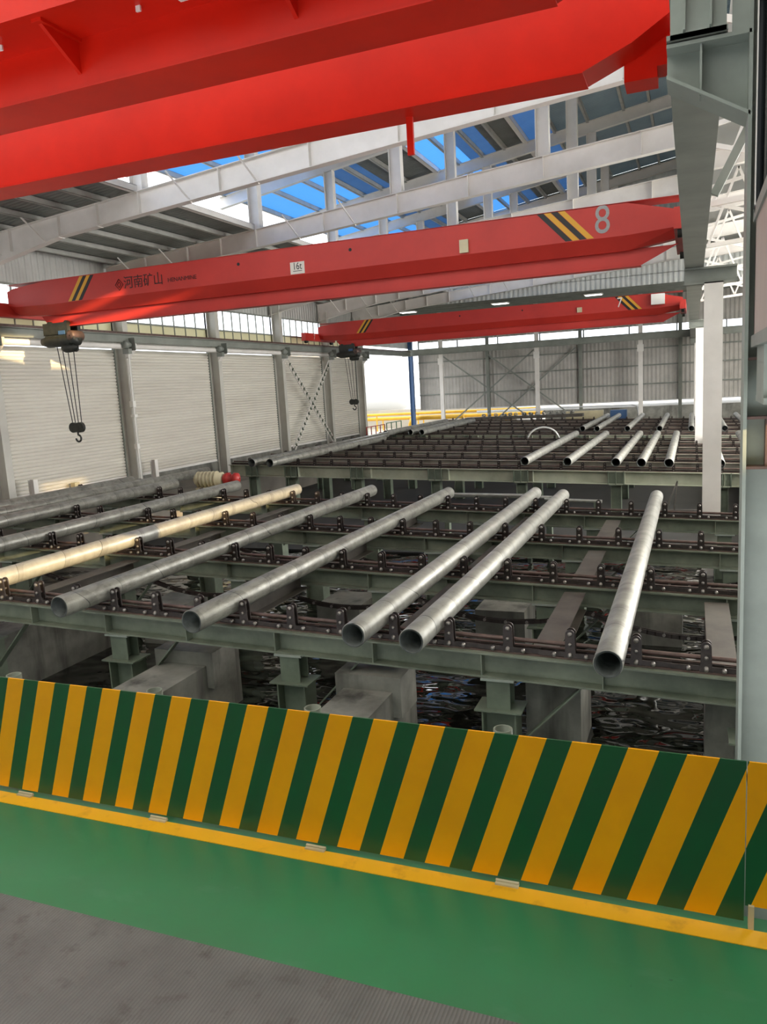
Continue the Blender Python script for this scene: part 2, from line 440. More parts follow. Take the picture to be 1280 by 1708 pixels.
def chain_row(y, zb, x0, x1, near, label, ns, group):
    xc = (x0+x1)/2
    root = thing('chain_conveyor', (xc, y, zb-TILT*xc), label, 'conveyor', group)
    # rail the chain slides in
    MB().box(x0, x1, y-.06, y+.06, zb, zb+.02, True).box(x0, x1, y+.1, y+.13, zb, zb+.05, True).build('chain_rail', M['rust'], root)
    m = MB()
    k = 0; x = x1
    while x - .19 > x0:
        yo = .028 if k % 2 else .045
        for s in (-1, 1):
            m.box(x-.2, x, y+s*yo-.006, y+s*yo+.006, zb+.025, zb+.085, True)
        x -= .19; k += 1
    m.cur = 1
    if near:
        x = dogx(-1)+.19; nb = len(m.v)
        while x > x0:
            for dx in (0, .19, -.19):
                xx = x + dx - .19
                if x0 < xx < x1: m.lathe((xx, y-.095, zb+.055-TILT*0), (0, 1, 0), [(0, .001), (.005, .02), (.014, .028), (.05, .028)], 8)
            x -= PITCH
        m.v[nb:] = [(a, b, c - TILT*a) for a, b, c in m.v[nb:]]
    m.build('link_chain', [M['chain'], M['bolt']], root)
    m = MB(); m.cyl((x0, y+.17, zb+.115), (x1, y+.17, zb+.115), .028, 10, tilt=True)
    m.box(x0, x1, y+.15, y+.19, zb+.02, zb+.06, True)
    m.build('guide_bar', M['rust'], root, 'rust brown round guide bar')
    place_dogs(root, near, ns, y, zb+.02)
    return root

def frame_row(y, w, h, zb, x0, x1, legs, legw, label, near, big=False, zfoot=-4.0):
    xc = (x0+x1)/2
    root = thing('bed_frame', (xc, y, zfoot), label, 'frame', 'cross beams carrying the pipe beds')
    m = MB().ibeamX(x0, x1, y+w/2, zb-h, zb, w, .022, True)
    if near or big:
        xx = x1 - 1.0
        while xx > x0:
            m.box(xx-.008, xx+.008, y+.01, y+w-.01, zb-h+.02, zb-.02, True); xx -= 1.475 if near else 3.2
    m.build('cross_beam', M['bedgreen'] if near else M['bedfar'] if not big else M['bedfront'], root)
    for lx in legs:
        zt = zb-h-TILT*lx
        l = MB()
        if near: l.hcol(lx, y+w/2+.02, zfoot, zt-.42, .44, .34, .022, True).hcol(lx, y+w/2, zt-.42, zt-.025, .3, .26, .022, False)
        else: l.hcol(lx, y+w/2+.02, zfoot, zt-.025, legw, legw*.85, .02)
        l = l.build('leg', M['legs'], root)
        MB().box(lx-legw*.62, lx+legw*.62, y-.02, y+w+.06, zt-.03, zt).build('cap_plate', M['greygreen'] if near else M['legs'], l)
        if big:
            mm = MB()
            for dx in (-.26, 0, .26): mm.box(lx+dx-.015, lx+dx+.015, y-.01, y+.06, zb-h-TILT*lx, zb-TILT*lx)
            mm.box(lx-.25, lx+.25, y+.05, y+.07, zb-h-TILT*lx, zb-TILT*lx-.03)
            mm.build('splice_plate', M['legs'], l)
        if near:
            MB().bar((lx+.17, y+w/2, zt-.95), (lx+1.05, y+w/2, zt-.03), .12, .02).bar((lx-.3, y+w/2, zt-.42), (lx+.3, y+w/2, zt-.42), .42, .022).build('knee_brace', M['legs'], l)
    return root

near_rows = [9.05, 12.45, 15.65, 19.1]
ordn = ['nearest', 'second', 'third', 'fourth']
nlegs = [-17.0, -14.05, -11.1, -8.15, -5.2, -2.25, .7]
for i, y in enumerate(near_rows):
    frame_row(y, .32, .32, ZA-.31, -18.4, 1.5, nlegs, .34, ordn[i]+' green cross beam of the front pipe bed on steel legs', True)
    chain_row(y+.14, ZA-.31, -18.3, 1.5, True, ordn[i]+' pusher chain lying on the front pipe bed, counted from the barrier',
              range(-1, 25), 'pusher chains of the front bed')
# return chains that sag below
for i, y in enumerate(near_rows[1:3]):
    m = MB(); pts = []
    for k in range(0, 121):
        x = 1.4 - k*.12
        ph = ((1.4-x) % 2.95)/2.95
        pts.append((x, y+.05, ZA-.72 - .28*(1-(2*ph-1)**2) - TILT*x))
    for s in (-.03, .03):
        for a, b in zip(pts[:-1], pts[1:]): m.bar((a[0], a[1]+s, a[2]), (b[0]-.02, b[1]+s, b[2]), .012, .07)
    r = thing('return_chain', (-5, y, -2.6), ('second' if i == 0 else 'third')+' row return chain sagging below its cross beam', 'chain', 'sagging return chains')
    m.cur = 1
    for p in pts[::3]: m.cyl((p[0], p[1]-.06, p[2]), (p[0], p[1]+.06, p[2]), .025, 8)
    m.build('link_chain', [M['chain'], M['bolt']], r)
# flat longitudinal beams between the first two rows
for k, (x, lab) in enumerate([(-10.55, 'leftmost, under the sunlit pipe'), (-6.75, 'under the second front pipe'), (-3.7, 'between the second and third bright pipes'), (-1.75, 'left of the rightmost front pipe'), (.35, 'beside the big column')]):
    m = MB(); z = -1.78 - TILT*x
    for a, b in ((9.4, 12.42), (12.8, 15.6), (16.0, 19.05))[:1 if x > 0 else 3]:
        m.box(x-.17, x+.17, a, b, z-.02, z).box(x-.008, x+.008, a, b, z-.28, z-.02).box(x-.17, x+.17, a, b, z-.3, z-.28)
    o = m.build('tie_beam', M['beddark'])
    tag(o, 'flat steel tie beam running away between the rows, ' + lab, 'beam', 'tie beams between the rows')

far_legs = [-17.2, -15.35, -12.4, -9.15, -5.85, -2.5, .94, 4.2]
mid_rows = [28.1, 31.25, 34.45, 37.65, 40.8]
for i, y in enumerate(mid_rows):
    big = i == 0
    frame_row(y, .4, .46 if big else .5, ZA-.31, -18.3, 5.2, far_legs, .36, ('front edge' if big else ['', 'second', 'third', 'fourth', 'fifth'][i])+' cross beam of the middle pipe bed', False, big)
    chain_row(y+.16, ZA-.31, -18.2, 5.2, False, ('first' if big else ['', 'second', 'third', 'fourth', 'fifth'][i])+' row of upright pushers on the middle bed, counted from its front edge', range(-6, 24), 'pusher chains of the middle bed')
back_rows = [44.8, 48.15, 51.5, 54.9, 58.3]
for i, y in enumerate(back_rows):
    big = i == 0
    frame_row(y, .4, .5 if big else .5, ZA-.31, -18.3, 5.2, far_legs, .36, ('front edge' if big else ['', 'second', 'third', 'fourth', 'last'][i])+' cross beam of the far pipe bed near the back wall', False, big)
    chain_row(y+.16, ZA-.31, -18.2, 5.2, False, ('first' if big else ['', 'second', 'third', 'fourth', 'last'][i])+' row of upright pushers on the far bed by the back wall', range(-6, 24), 'pusher chains of the far bed')

# ------------------------------------------------------------------ pipes
def pipe(x, y0, y1, label, group, mat='galv', z=None, r=.16, n=40):
    z = ZA - TILT*x if z is None else z
    o = bpy.data.objects
    root = thing('steel_pipe', (x, y0, z), label, 'pipe', group)
    w = .82
    m = MB()
    m.lathe((x, y0, z), (0, 1, 0), [(.0, r*.95), (.012, r), (y1-y0-.012, r), (y1-y0, r*.95)], n)
    m.build('pipe_wall', M[mat], root)
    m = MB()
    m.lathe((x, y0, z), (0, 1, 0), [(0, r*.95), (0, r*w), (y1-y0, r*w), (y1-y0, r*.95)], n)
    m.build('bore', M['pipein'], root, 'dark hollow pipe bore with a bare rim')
    return root
G = 'steel pipes lying on the front bed'
P1 = [(1, 8.29, 20.5, 'rightmost pipe of the front bed, bright galvanised, beside the big column', 'galv'),
      (4, 8.37, 20.25, 'bright galvanised pipe, second from the right on the front bed', 'galv'),
      (5, 8.37, 20.5, 'bright galvanised pipe, third from the right on the front bed', 'galv'),
      (8, 8.25, 20.1, 'dull scaled pipe, fourth from the right on the front bed, end open', 'galvd'),
      (11, 8.28, 20.15, 'dark mottled pipe, fifth from the right, its open end furthest left', 'galvd'),
      (14, 8.3, 19.95, 'sunlit golden looking pipe on the left of the front bed', 'galv'),
      (17, 8.3, 20.35, 'grey pipe directly left of the sunlit pipe', 'galvd'),
      (20, 8.3, 20.35, 'second grey pipe left of the sunlit pipe, cream motor at its end', 'galvd'),
      (21.4, 8.3, 20.6, 'third grey pipe left of the sunlit pipe, in deep shade', 'galvd'),
      (22.6, 8.3, 20.7, 'outermost shaded pipe of the front bed towards the shutters', 'galvd')]
for n, a, b, lab, mt in P1: pipe(dogx(n)-.235, a, b, lab, G, mt)
pipe(-19.0, 10, 27.6, 'long grey pipe lying along the foot of the shutters', 'pipes at the foot of the shutters', 'galvd', z=-1.32)
pipe(-20.0, 10, 24.5, 'shaded pipe closest to the shutters, behind the long grey pipe', 'pipes at the foot of the shutters', 'galvd', z=-1.4)
for x0, y in ((-20.3, 12), (-20.3, 18), (-20.3, 23.5)):
    o = MB().box(-20.5, -18.65, y, y+.2, -2.0, -1.58).build('pipe_rest', M['legs'])
    tag(o, 'low steel rest under the pipes by the shutters, ' + {12: 'nearest one', 18: 'middle one', 23.5: 'furthest one'}[y], 'rest', 'pipe rests by the shutters')
G = 'steel pipes on the middle bed'
for x, lab in [(-5.7, 'leftmost of the five open pipes on the middle bed right of centre'), (-4.17, 'second from left of the five open pipes on the middle bed'),
               (-2.5, 'middle one of the five open pipes on the middle bed'), (-1.65, 'fourth from left of the five open pipes on the middle bed'),
               (-.75, 'fifth open pipe on the middle bed, just left of the white columns'), (.86, 'middle bed pipe half hidden behind the white column'), (2.1, 'middle bed pipe beyond the white column at the far right')]:
    pipe(x, 28.15, 41.8, lab, G, 'galv', n=24)
pipe(-16.05, 26.3, 41.0, 'left one of the two long pipes on the middle bed by the shutters', G, 'galvd', n=24)
pipe(-15.3, 26.4, 38.6, 'right one of the two long pipes on the middle bed by the shutters', G, 'galvd', n=24)
G = 'steel pipes on the far bed'
for x, lab in [(-5.85, 'leftmost of the far bed pipes right of the thin back column'), (-5.05, 'second of the far bed pipes, close beside the leftmost'),
               (-3.4, 'far bed pipe in line with the third white back column'), (-1.7, 'far bed pipe left of the white columns'),
               (-.07, 'far bed pipe touching the edge of the white columns'), (1.6, 'far bed pipe just right of the white columns'), (2.8, 'rightmost far bed pipe beside the big column edge')]:
    pipe(x, 45.5, 60.0, lab, G, 'galv', n=20)
for x, y0, y1, lab in [(-16.5, 41.9, 54.0, 'leftmost of three long pipes at the back left by the opening'), (-15.3, 42.8, 54.3, 'middle one of three long pipes at the back left'), (-14.6, 42.8, 54.4, 'right one of three long pipes at the back left')]:
    pipe(x, y0, y1, lab, G, 'galv', n=20)
# ------------------------------------------------------------------ left wall
FR = [13.0, 19.6, 26.2, 32.9, 39.3, 45.4, 50.8]
EX = -22.0
w = MB()
w.box(EX-.2, EX-.12, 6, 51, 6.0, 7.4)
w.box(EX-.2, EX-.12, 6, 51, 4.05, 4.42)
struct(w.build('wall_left', M['wallside']))
struct(MB().box(EX-.25, EX+.1, 6, 51, -4.0, -1.42).build('baseboard_left', M['concrete']))
bays = [(6.4, 13.0)] + list(zip(FR[:-1], FR[1:]))
for k, (a, b) in enumerate(bays):
    a2, b2 = a+.22, b-.22
    # rolling shutter
    r = sroot('door_%d' % (k+1), (EX, (a+b)/2, -1.4))
    prof = []; nsl = 40; h = (3.85+1.3)/nsl
    for i in range(nsl):
        z = -1.3 + i*h
        for q, (dz, dx) in enumerate([(0, 0), (.1, .02), (.3, .045), (.6, .05), (.82, .04), (.93, .0)]):
            prof.append((EX+.06+dx, z+dz*h))
    prof.append((EX+.06, 3.85))
    vs = [(x, yy, z) for x, z in prof for yy in (a2, b2)]
    fs = [(2*i, 2*i+1, 2*i+3, 2*i+2) for i in range(len(prof)-1)]
    MB().add(vs, fs, False).build('curtain', M['roll'], r)
    MB().box(EX+.04, EX+.12, a2, b2, -1.4, -1.3).build('bottom_bar', M['white'], r, 'pale bottom bar')
    MB().cyl((EX+.75, a2, 3.93), (EX+.75, b2, 3.93), .11, 20).build('roller_tube', M['white'], r)
    for yy in (a2-.04, b2): MB().box(EX+.02, EX+.16, yy, yy+.04, -1.4, 3.9).build('guide_rail', M['grey_steel'], r)
    # window band
    r = sroot('window_%d' % (k+1), (EX, (a+b)/2, 5))
    m = MB().box(EX-.08, EX+.02, a, b, 4.96, 5.03).box(EX-.08, EX+.02, a, b, 5.95, 6.02)
    nn = 8
    for i in range(nn+1):
        yy = a + (b-a)*i/nn; m.box(EX-.06, EX+.0, yy-.025, yy+.025, 5.0, 6.0)
    m.build('window_frame', M['grey_steel'], r)
    MB().add([(EX-.04, a, 5.0), (EX-.04, b, 5.0), (EX-.04, b, 6.0), (EX-.04, a, 6.0)], [(0, 1, 2, 3)]).build('pane', M['glass'], r)
    MB().box(EX-.06, EX-.04, a, b, 4.42, 4.96).build('lower_panel', M['strip'], r, 'cream translucent strip below the panes')
    m = MB()
    for i in range(nn+1):
        yy = a + (b-a)*i/nn; m.box(EX-.04, EX+.0, yy-.02, yy+.02, 4.42, 4.96)
    m.build('mullion', M['grey_steel'], r)
names = ['off frame', 'near the left photo edge', 'the one with a cable conduit', 'between the second and third shutters', 'left foot of the lattice brace', 'right foot of the lattice brace', 'last one beside the bright opening']
for k, y in enumerate(FR):
    if k == 0: continue
    t = thing('wall_column', (EX+.35, y, -2), 'grey steel wall column of the shutter wall, ' + names[k], 'column', 'columns of the shutter wall')
    MB().hcol(EX+.38, y, -2.0, 6.6, .5, .3, .02).build('shaft', M['colpaint'], t)
    MB().prism([(EX+.6, 4.05), (EX+1.0, 4.05), (EX+1.0, 3.85), (EX+.6, 3.4)], 'Y', y-.14, y+.14).build('corbel', M['white'], t)
    m = MB().lathe((EX+.95, y-.6, 3.98), (0, 1, 0), [(0, .001), (.0, .14), (.12, .16), (.2, .16), (.24, .1), (.42, .1)], 14)
    m.box(EX+.8, EX+1.1, y-.5, y-.3, 3.62, 3.82).box(EX+.9, EX+1.2, y-.2, y-.16, 3.75, 4.25)
    o = m.build('shutter_motor', M['grey_steel'])
    tag(o, 'roller shutter motor at the top of the wall column ' + names[k], 'motor', 'shutter motors')
    if k == 2:
        m = MB().tube([(EX+.75, y-.1, 3.6), (EX+.72, y-.1, 1.0), (EX+.75, y-.12, -1.8)], .03)
        m.box(EX+.62, EX+.8, y-.2, y-.02, 1.5, 1.75).box(EX+.62, EX+.82, y-.2, y, 1.1, 1.2).box(EX+.64, EX+.8, y-.2, y-.05, -.2, 0)
        m.build('conduit', M['whiteplastic'], t)
# left runway
t = thing('runway_girder', (EX+.75, 28, 4), 'long grey crane runway girder along the shutter wall', 'girder', 'crane runway girders')
MB().box(EX+.66, EX+.96, 5, 60.2, 4.08, 4.11).box(EX+.66, EX+.96, 5, 60.2, 4.37, 4.4).box(EX+.8, EX+.82, 5, 60.2, 4.11, 4.37).build('girder_web', M['grey_steel'], t)
MB().box(EX+.78, EX+.84, 5, 60.2, 4.4, 4.5).build('rail', M['rust'], t, 'rusty crane rail')
# lattice cross brace
t = thing('lattice_brace', (EX+.7, 42.3, -1.4), 'white crossed lattice brace in front of the fourth shutter', 'brace')
for (ya, za, yb, zb_) in ((39.6, 3.5, 45.1, -1.5), (45.1, 3.5, 39.6, -1.5)):
    xx = EX+.72; m = MB(); d = Vector((0, yb-ya, zb_-za)); L = d.length; d.normalize(); nrm = Vector((0, -d.z, d.y))
    for s in (-1, 1): m.bar(Vector((xx, ya, za))+nrm*.13*s, Vector((xx, yb, zb_))+nrm*.13*s, .05, .05, (1, 0, 0))
    q = .3; m.cur = 1  # battens take a darker colour to stand for shadow gaps between chords
    while q < L: 
        p = Vector((xx, ya, za))+d*q; m.bar(p-nrm*.13, p+nrm*.13, .05, .09, (1, 0, 0)); q += .42
    m.build('lattice_bar', [M['white'], M['legs']], t)
# small curb posts
for y, lab in ((27.0, 'right of the second wall column'), (20.4, 'at the left photo edge')):
    o = MB().hcol(EX+.75, y, -2, -.75, .25, .2, .02).build('guard_post', M['white'])
    tag(o, 'short white guard post before the shutters ' + lab, 'post', 'guard posts')
o = MB().box(EX+.3, EX+.5, 22.6, 22.85, -1.42, -1.15).build('floor_box', M['cream']); tag(o, 'small square box at the foot of the first shutter', 'box')

# ------------------------------------------------------------------ roof frames
def lowz(x): return 7.22 + .088*(x+20.5)            # top of main rafters
def upz(x): return 12.35 + .15*(x+12)              # bottom of the raised sheets
FRN = ['over the first shutter, hidden by the near crane', 'nearest visible', 'second', 'third', 'fourth', 'fifth', 'last']
for k, y in enumerate(FR):
    if k == 0: continue
    t = thing('roof_frame', (-11, y, 6.3), 'white roof frame with posts, ' + FRN[k] + ' one counted from the near crane', 'frame', 'white roof frames')
    m = MB(); X0, X1 = -22.0, .4
    def seg(xa, xb, bota, botb):
        ta, tb = lowz(xa), lowz(xb)
        for (z0a, z0b, z1a, z1b, hw) in ((ta-.02, tb-.02, ta, tb, .14), (bota, botb, bota+.02, botb+.02, .14), (bota+.02, botb+.02, ta-.02, tb-.02, .008)):
            m.add([(xa, y-hw, z0a), (xb, y-hw, z0b), (xb, y+hw, z0b), (xa, y+hw, z0a), (xa, y-hw, z1a), (xb, y-hw, z1b), (xb, y+hw, z1b), (xa, y+hw, z1a)],
                  [(0, 3, 2, 1), (4, 5, 6, 7), (0, 1, 5, 4), (1, 2, 6, 5), (2, 3, 7, 6), (3, 0, 4, 7)])
    seg(-22, -18, 6.05, 6.8); seg(-18, -15, 6.8, 7.05); seg(-15, X1, 7.05, lowz(X1)-.72)
    for xs in (-20, -18, -16.5, -14.95, -12.2, -9.4, -6.9, -4.45, -1.5):
        m.box(xs-.01, xs+.01, y-.13, y+.13, lowz(xs)-.66, lowz(xs)-.02)
    m.build('rafter', M['white'], t)
    for xp in (-14.95, -9.4, -4.45, -.4):
        MB().hcol(xp, y, lowz(xp), upz(xp)-.68, .42, .3, .018, True).build('post', M['white'], t)
    m = MB(); xa, xb = -20.6, 3.0
    za, zb_ = upz(xa)-.18, upz(xb)-.18
    for (dz0, dz1, hw) in ((-.02, 0, .12), (-.52, -.50, .12), (-.50, -.02, .006)):
        m.add([(xa, y-hw, za+dz0), (xb, y-hw, zb_+dz0), (xb, y+hw, zb_+dz0), (xa, y+hw, za+dz0), (xa, y-hw, za+dz1), (xb, y-hw, zb_+dz1), (xb, y+hw, zb_+dz1), (xa, y+hw, za+dz1)],
              [(0, 3, 2, 1), (4, 5, 6, 7), (0, 1, 5, 4), (1, 2, 6, 5), (2, 3, 7, 6), (3, 0, 4, 7)])
    m.build('upper_rafter', M['white'], t)
    m = MB()
    for xs in (-20.5, -18.6, -13.2, -11.0):
        m.bar((xs, y, lowz(xs)-.7), (xs-.3, y-.7, lowz(xs)+.05), .04, .04)
    m.build('fly_brace', M['white'], t)

def slab(m, xa, xb, ya, yb, zf, th=.03):
    za, zb_ = zf(xa), zf(xb)
    m.add([(xa, ya, za), (xb, ya, zb_), (xb, yb, zb_), (xa, yb, za), (xa, ya, za+th), (xb, ya, zb_+th), (xb, yb, zb_+th), (xa, yb, za+th)],
          [(0, 3, 2, 1), (4, 5, 6, 7), (0, 1, 5, 4), (1, 2, 6, 5), (2, 3, 7, 6), (3, 0, 4, 7)])
Y0, Y1 = 11.0, 51.0
r = sroot('ceiling_low', (-18, 30, 7.4))
m = MB(); slab(m, -22.3, -15.1, Y0, Y1, lambda x: lowz(x)+.2); m.build('roof_sheet', M['roofgrey'], r)
def purlin(x, zf, mat, w=.09, h=.18):
    z = zf(x)
    return MB().box(x-w/2, x+w/2, Y0, Y1, z-h, z-h+.012).box(x-w/2, x+w/2, Y0, Y1, z-.012, z).box(x+w/2-.01, x+w/2, Y0, Y1, z-h, z).build('purlin', M[mat], r)
for x in (-21.5, -20.2, -18.9, -17.6, -16.35): purlin(x, lambda x: lowz(x)+.2, 'purlin')
purlin(-15.1, lambda x: lowz(x)+.2, 'white', .16, .2)
r = sroot('ceiling_high', (-8, 30, 10.5))
bands = [(-20.4, -16.0, 'roofblue'), (-16.0, -14.5, 'roofhazy'), (-14.5, -11.95, 'roofgrey'), (-11.95, -10.3, 'roofblue'), (-10.3, -9.0, 'roofhazy'), (-9.0, -7.47, 'roofgrey'), (-7.47, -6.2, 'roofhazy'), (-6.2, 3.2, 'roofpale')]
nm = {'roofblue': 'blue translucent sheeting', 'roofhazy': 'hazy blue translucent sheeting', 'roofpale': 'pale translucent sheeting', 'roofgrey': 'opaque grey sheeting'}
for a, b, mt in bands:
    m = MB(); slab(m, a, b, Y0, Y1, upz); m.build('roof_sheet', M[mt], r, nm[mt])
for x in (-20.3, -18.6, -17.0, -16.0, -14.93, -13.6, -10.8, -9.6, -8.5, -6.1, -4.6, -3.0, -1.9, -.6, .8, 2.2): purlin(x, upz, 'purlin', .12, .22)
for x in (-11.95, -7.47): purlin(x, upz, 'white', .22, .24)
r = sroot('ceiling_near', (-10, 0, 9))  # unseen roof overhead; translucent span sized to light the foreground
m = MB(); slab(m, -22.3, 3.2, -14, -10, lambda x: 9.2+.06*(x+22)); m.build('roof_sheet', M['roofgrey'], r)
m = MB(); slab(m, -22.3, 3.2, -10, 10.9, lambda x: 9.2+.06*(x+22)); m.build('roof_sheet', M['roofbay'], r, 'white translucent sheeting')
m = MB(); slab(m, 3.3, 24, -14, -2, lambda x: 10.7); m.build('roof_sheet', M['roofgrey'], r)
struct(MB().box(-22.3, 24, -14.2, -14, -2, 9.2).build('wall_front', M['pit']))  # unseen end and side walls, added dark to hold back low light
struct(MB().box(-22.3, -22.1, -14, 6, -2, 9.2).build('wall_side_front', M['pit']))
struct(MB().box(3.2, 3.3, -14, 5.6, 8.55, 15.2).box(3.2, 3.3, 5.6, 8.8, 9.1, 15.2).box(3.2, 3.3, 8.8, Y1, 8.55, 15.2).build('wall_monitor', M['wallside']))  # extended and stepped to stop stray sun, higher edge over the roof gap

# middle line columns and right runway
t = thing('bay_column', (.68, 6.5, -4), 'big grey column in front at the right, rising behind the barrier', 'column', 'columns of the middle line')
MB().box(.345, .37, 6.33, 6.67, -4, 9).box(1.0, 1.025, 6.33, 6.67, -4, 9).box(.37, 1.0, 6.49, 6.51, -4, 9).build('shaft', M['greygreen'], t)
MB().prism([(-.19, 3.98), (.36, 3.98), (.36, 3.45), (-.19, 3.78)], 'Y', 6.49, 6.51).box(-.19, .36, 6.33, 6.67, 3.96, 3.985).box(.03, .045, 6.36, 6.49, 3.62, 3.96).add(
    [(-.19, 6.33, 3.76), (.36, 6.33, 3.43), (.36, 6.67, 3.43), (-.19, 6.67, 3.76), (-.19, 6.33, 3.785), (.36, 6.33, 3.455), (.36, 6.67, 3.455), (-.19, 6.67, 3.785)],
    [(0, 3, 2, 1), (4, 5, 6, 7), (0, 1, 5, 4), (1, 2, 6, 5), (2, 3, 7, 6), (3, 0, 4, 7)]).build('corbel', M['greygreen'], t)
MB().box(.235, .345, 6.335, 6.35, 3.985, 7).build('gusset_plate', M['greygreen'], t)
MB().box(.37, 1.0, 6.35, 6.49, 1.32, 1.34).box(.37, 1.0, 6.35, 6.49, .95, .97).box(.5, .515, 6.38, 6.49, .97, 1.32).box(.37, 1.0, 6.35, 6.49, 1.75, 1.77).build('stiffener', M['rust'], t, 'rust stained stiffener plates')
for (x0, y, wx, lab) in ((.22, 19.75, .40, 'white column standing in the gap between the beds'), (.1, 39.5, .4, 'second white column, half hidden behind the first white column'), (.06, 61.0, .4, 'third white column at the far end, behind the other two')):
    t = thing('bay_column', (x0+wx/2, y, -4), lab, 'column', 'columns of the middle line')
    MB().box(x0, x0+wx, y-.17, y-.15, -4, 3.65).box(x0, x0+wx, y+.15, y+.17, -4, 3.65).box(x0+wx/2-.01, x0+wx/2+.01, y-.15, y+.15, -4, 3.65).build('shaft', M['white'], t)
    MB().box(-.2, .9, y-.17, y+.17, 3.62, 3.66).box(-.2, .9, y-.01, y+.01, 3.66, 3.97).box(-.2, .9, y-.17, y+.17, 3.95, 3.99).build('corbel', M['grey_steel'], t)
    MB().hcol(0.0, y+.5, 4.66, 9.0, .26, .26, .02).build('upper_shaft', M['white'], t)
t = thing('runway_girder', (0, 30, 4), 'grey crane runway girder over the middle columns, seen from below', 'girder', 'crane runway girders')
MB().box(-.19, .21, 6.3, 63, 4.0, 4.03).box(-.19, .21, 6.3, 63, 4.52, 4.55).box(0, .02, 6.32, 63, 4.03, 4.52).build('girder_web', M['grey_steel'], t)
MB().box(-.165, .2, 6.3, 6.315, 4.0, 4.55).build('end_plate', M['greygreen'], t)
for x in (-.08, .09): MB().box(x, x+.015, 6.24, 6.3, 4.03, 4.5).build('stiffener', M['greygreen'], t)
MB().box(-.02, .05, 6.3, 63, 4.55, 4.65).build('rail', M['rust'], t, 'rusty crane rail')

# control cabin on the right
t = thing('control_cabin', (1.5, 3, 1.9), 'beige raised control cabin with dark windows at the right edge', 'cabin')
m = MB().box(.40, .44, -2, 6.25, 1.9, 2.72).box(.40, .44, -2, 6.25, 4.15, 5.2).box(.40, 2.6, 6.2, 6.25, 1.9, 5.2)
m.build('wall_panel', M['cabin'], t)
MB().box(.385, 2.6, -2, 6.27, 1.84, 1.92).box(.385, .45, -2, 6.27, 2.70, 2.78).build('base_frame', M['grey_steel'], t)
m = MB()
for y in (6.15, 4.75, 3.3, 1.8, .3): m.box(.385, .44, y-.06, y+.06, 2.75, 4.15)
m.box(.385, .44, -2, 6.2, 4.08, 4.18)
m.build('window_frame', M['winframe'], t)
MB().box(.378, .386, 6.06, 6.09, 2.78, 4.1).box(.378, .386, 4.72, 4.78, 2.78, 4.1).build('window_trim', M['white'], t, 'bright window edge trim')
MB().box(.41, .42, -2, 6.2, 2.78, 4.1).build('window_pane', M['darkglass'], t)
MB().box(.42, 2.6, -2, 6.2, 5.15, 5.2).box(.42, 2.6, -2, 6.2, 1.9, 1.95).box(2.56, 2.6, -2, 6.2, 1.9, 5.2).build('shell', M['cabin'], t)
MB().box(.42, .75, 5.6, 6.2, 1.5, 1.84).box(.42, 1.4, 5.55, 6.25, 1.46, 1.5).build('support_bracket', M['greygreen'], t)

# ------------------------------------------------------------------ right bay seen past the column
for k, y in enumerate((13.0, 19.75, 26.2, 32.9, 39.5, 46)):
    m = MB()
    for (xa, za, xb, zb_, h) in ((.35, 8.0, 12, 9.1, .5), (12, 9.1, 23.8, 8.0, .5)):
        for dz, hw, hh in ((0, .12, .02), (-h, .12, .02), (-h/2, .008, h-.02)):
            m.bar((xa, y, za+dz), (xb, y, zb_+dz), hw*2, hh)
    for i in range(6):
        xa = .4 + i*1.6; m.bar((xa, y, 5.4+.12*i), (xa+.8, y, 7.5), .07, .07); m.bar((xa+.8, y, 7.5), (xa+1.6, y, 5.5+.12*i), .07, .07)
    m.bar((.35, y, 5.35), (9.6, y, 6.0), .12, .12); m.bar((.35, y, 6.6), (3.6, y, 5.5), .06, .1); m.bar((.35, y, 7.0), (3.6, y, 7.6), .06, .1)
    o = m.build('bay_truss', M['white']); tag(o, 'white roof truss of the bay beyond the columns, ' + ['nearest', 'second', 'third', 'fourth', 'fifth', 'sixth', 'last'][k] + ' one', 'truss', 'trusses of the right bay')
t = thing('bay_brace', (.6, 13.4, 4.3), 'dark diagonal brace rising beside the runway girder at the right', 'brace')
MB().bar((.28, 13.4, 4.3), (1.1, 13.4, 5.9), .12, .12).build('diagonal', M['grey_steel'], t)
RX = 24.0
# side wall of the right bay, unseen, with slots added to aim sun patches
wl = MB()
SA = (-11.9, .6, 5.80, 6.20)     # y0,y1,z0,z1 of the slot whose sun falls on one pipe
SB = (-5.2, -2.9, 8.1, 8.22)
wl.box(RX, RX+.2, -60, SA[0], -2, 12).box(RX, RX+.2, SA[1], 63, -2, 12)
wl.box(RX, RX+.2, SA[0], SA[1], -2, SA[2]).box(RX, RX+.2, SA[0], SA[1], SA[3], SB[2]).box(RX, RX+.2, SA[0], SB[0], SB[2], SB[3]).box(RX, RX+.2, SB[1], SA[1], SB[2], SB[3]).box(RX, RX+.2, SA[0], SA[1], SB[3], 12)
struct(wl.build('wall_right', M['wallside']))
r = sroot('ceiling_right', (12, 30, 9))
m = MB(); slab(m, .6, 12, -2, 5.6, lambda x: 8.35+.1*(x-.6)); slab(m, .6, 12, 8.5, 63, lambda x: 8.35+.1*(x-.6)); slab(m, 7, 12, 5.6, 8.8, lambda x: 8.35+.1*(x-.6)); slab(m, 12, 24, -2, 63, lambda x: 9.5-.1*(x-12)); m.build('roof_sheet', M['roofbay'], r)  # translucent to light the hall; gap left so sun reaches the first shutter

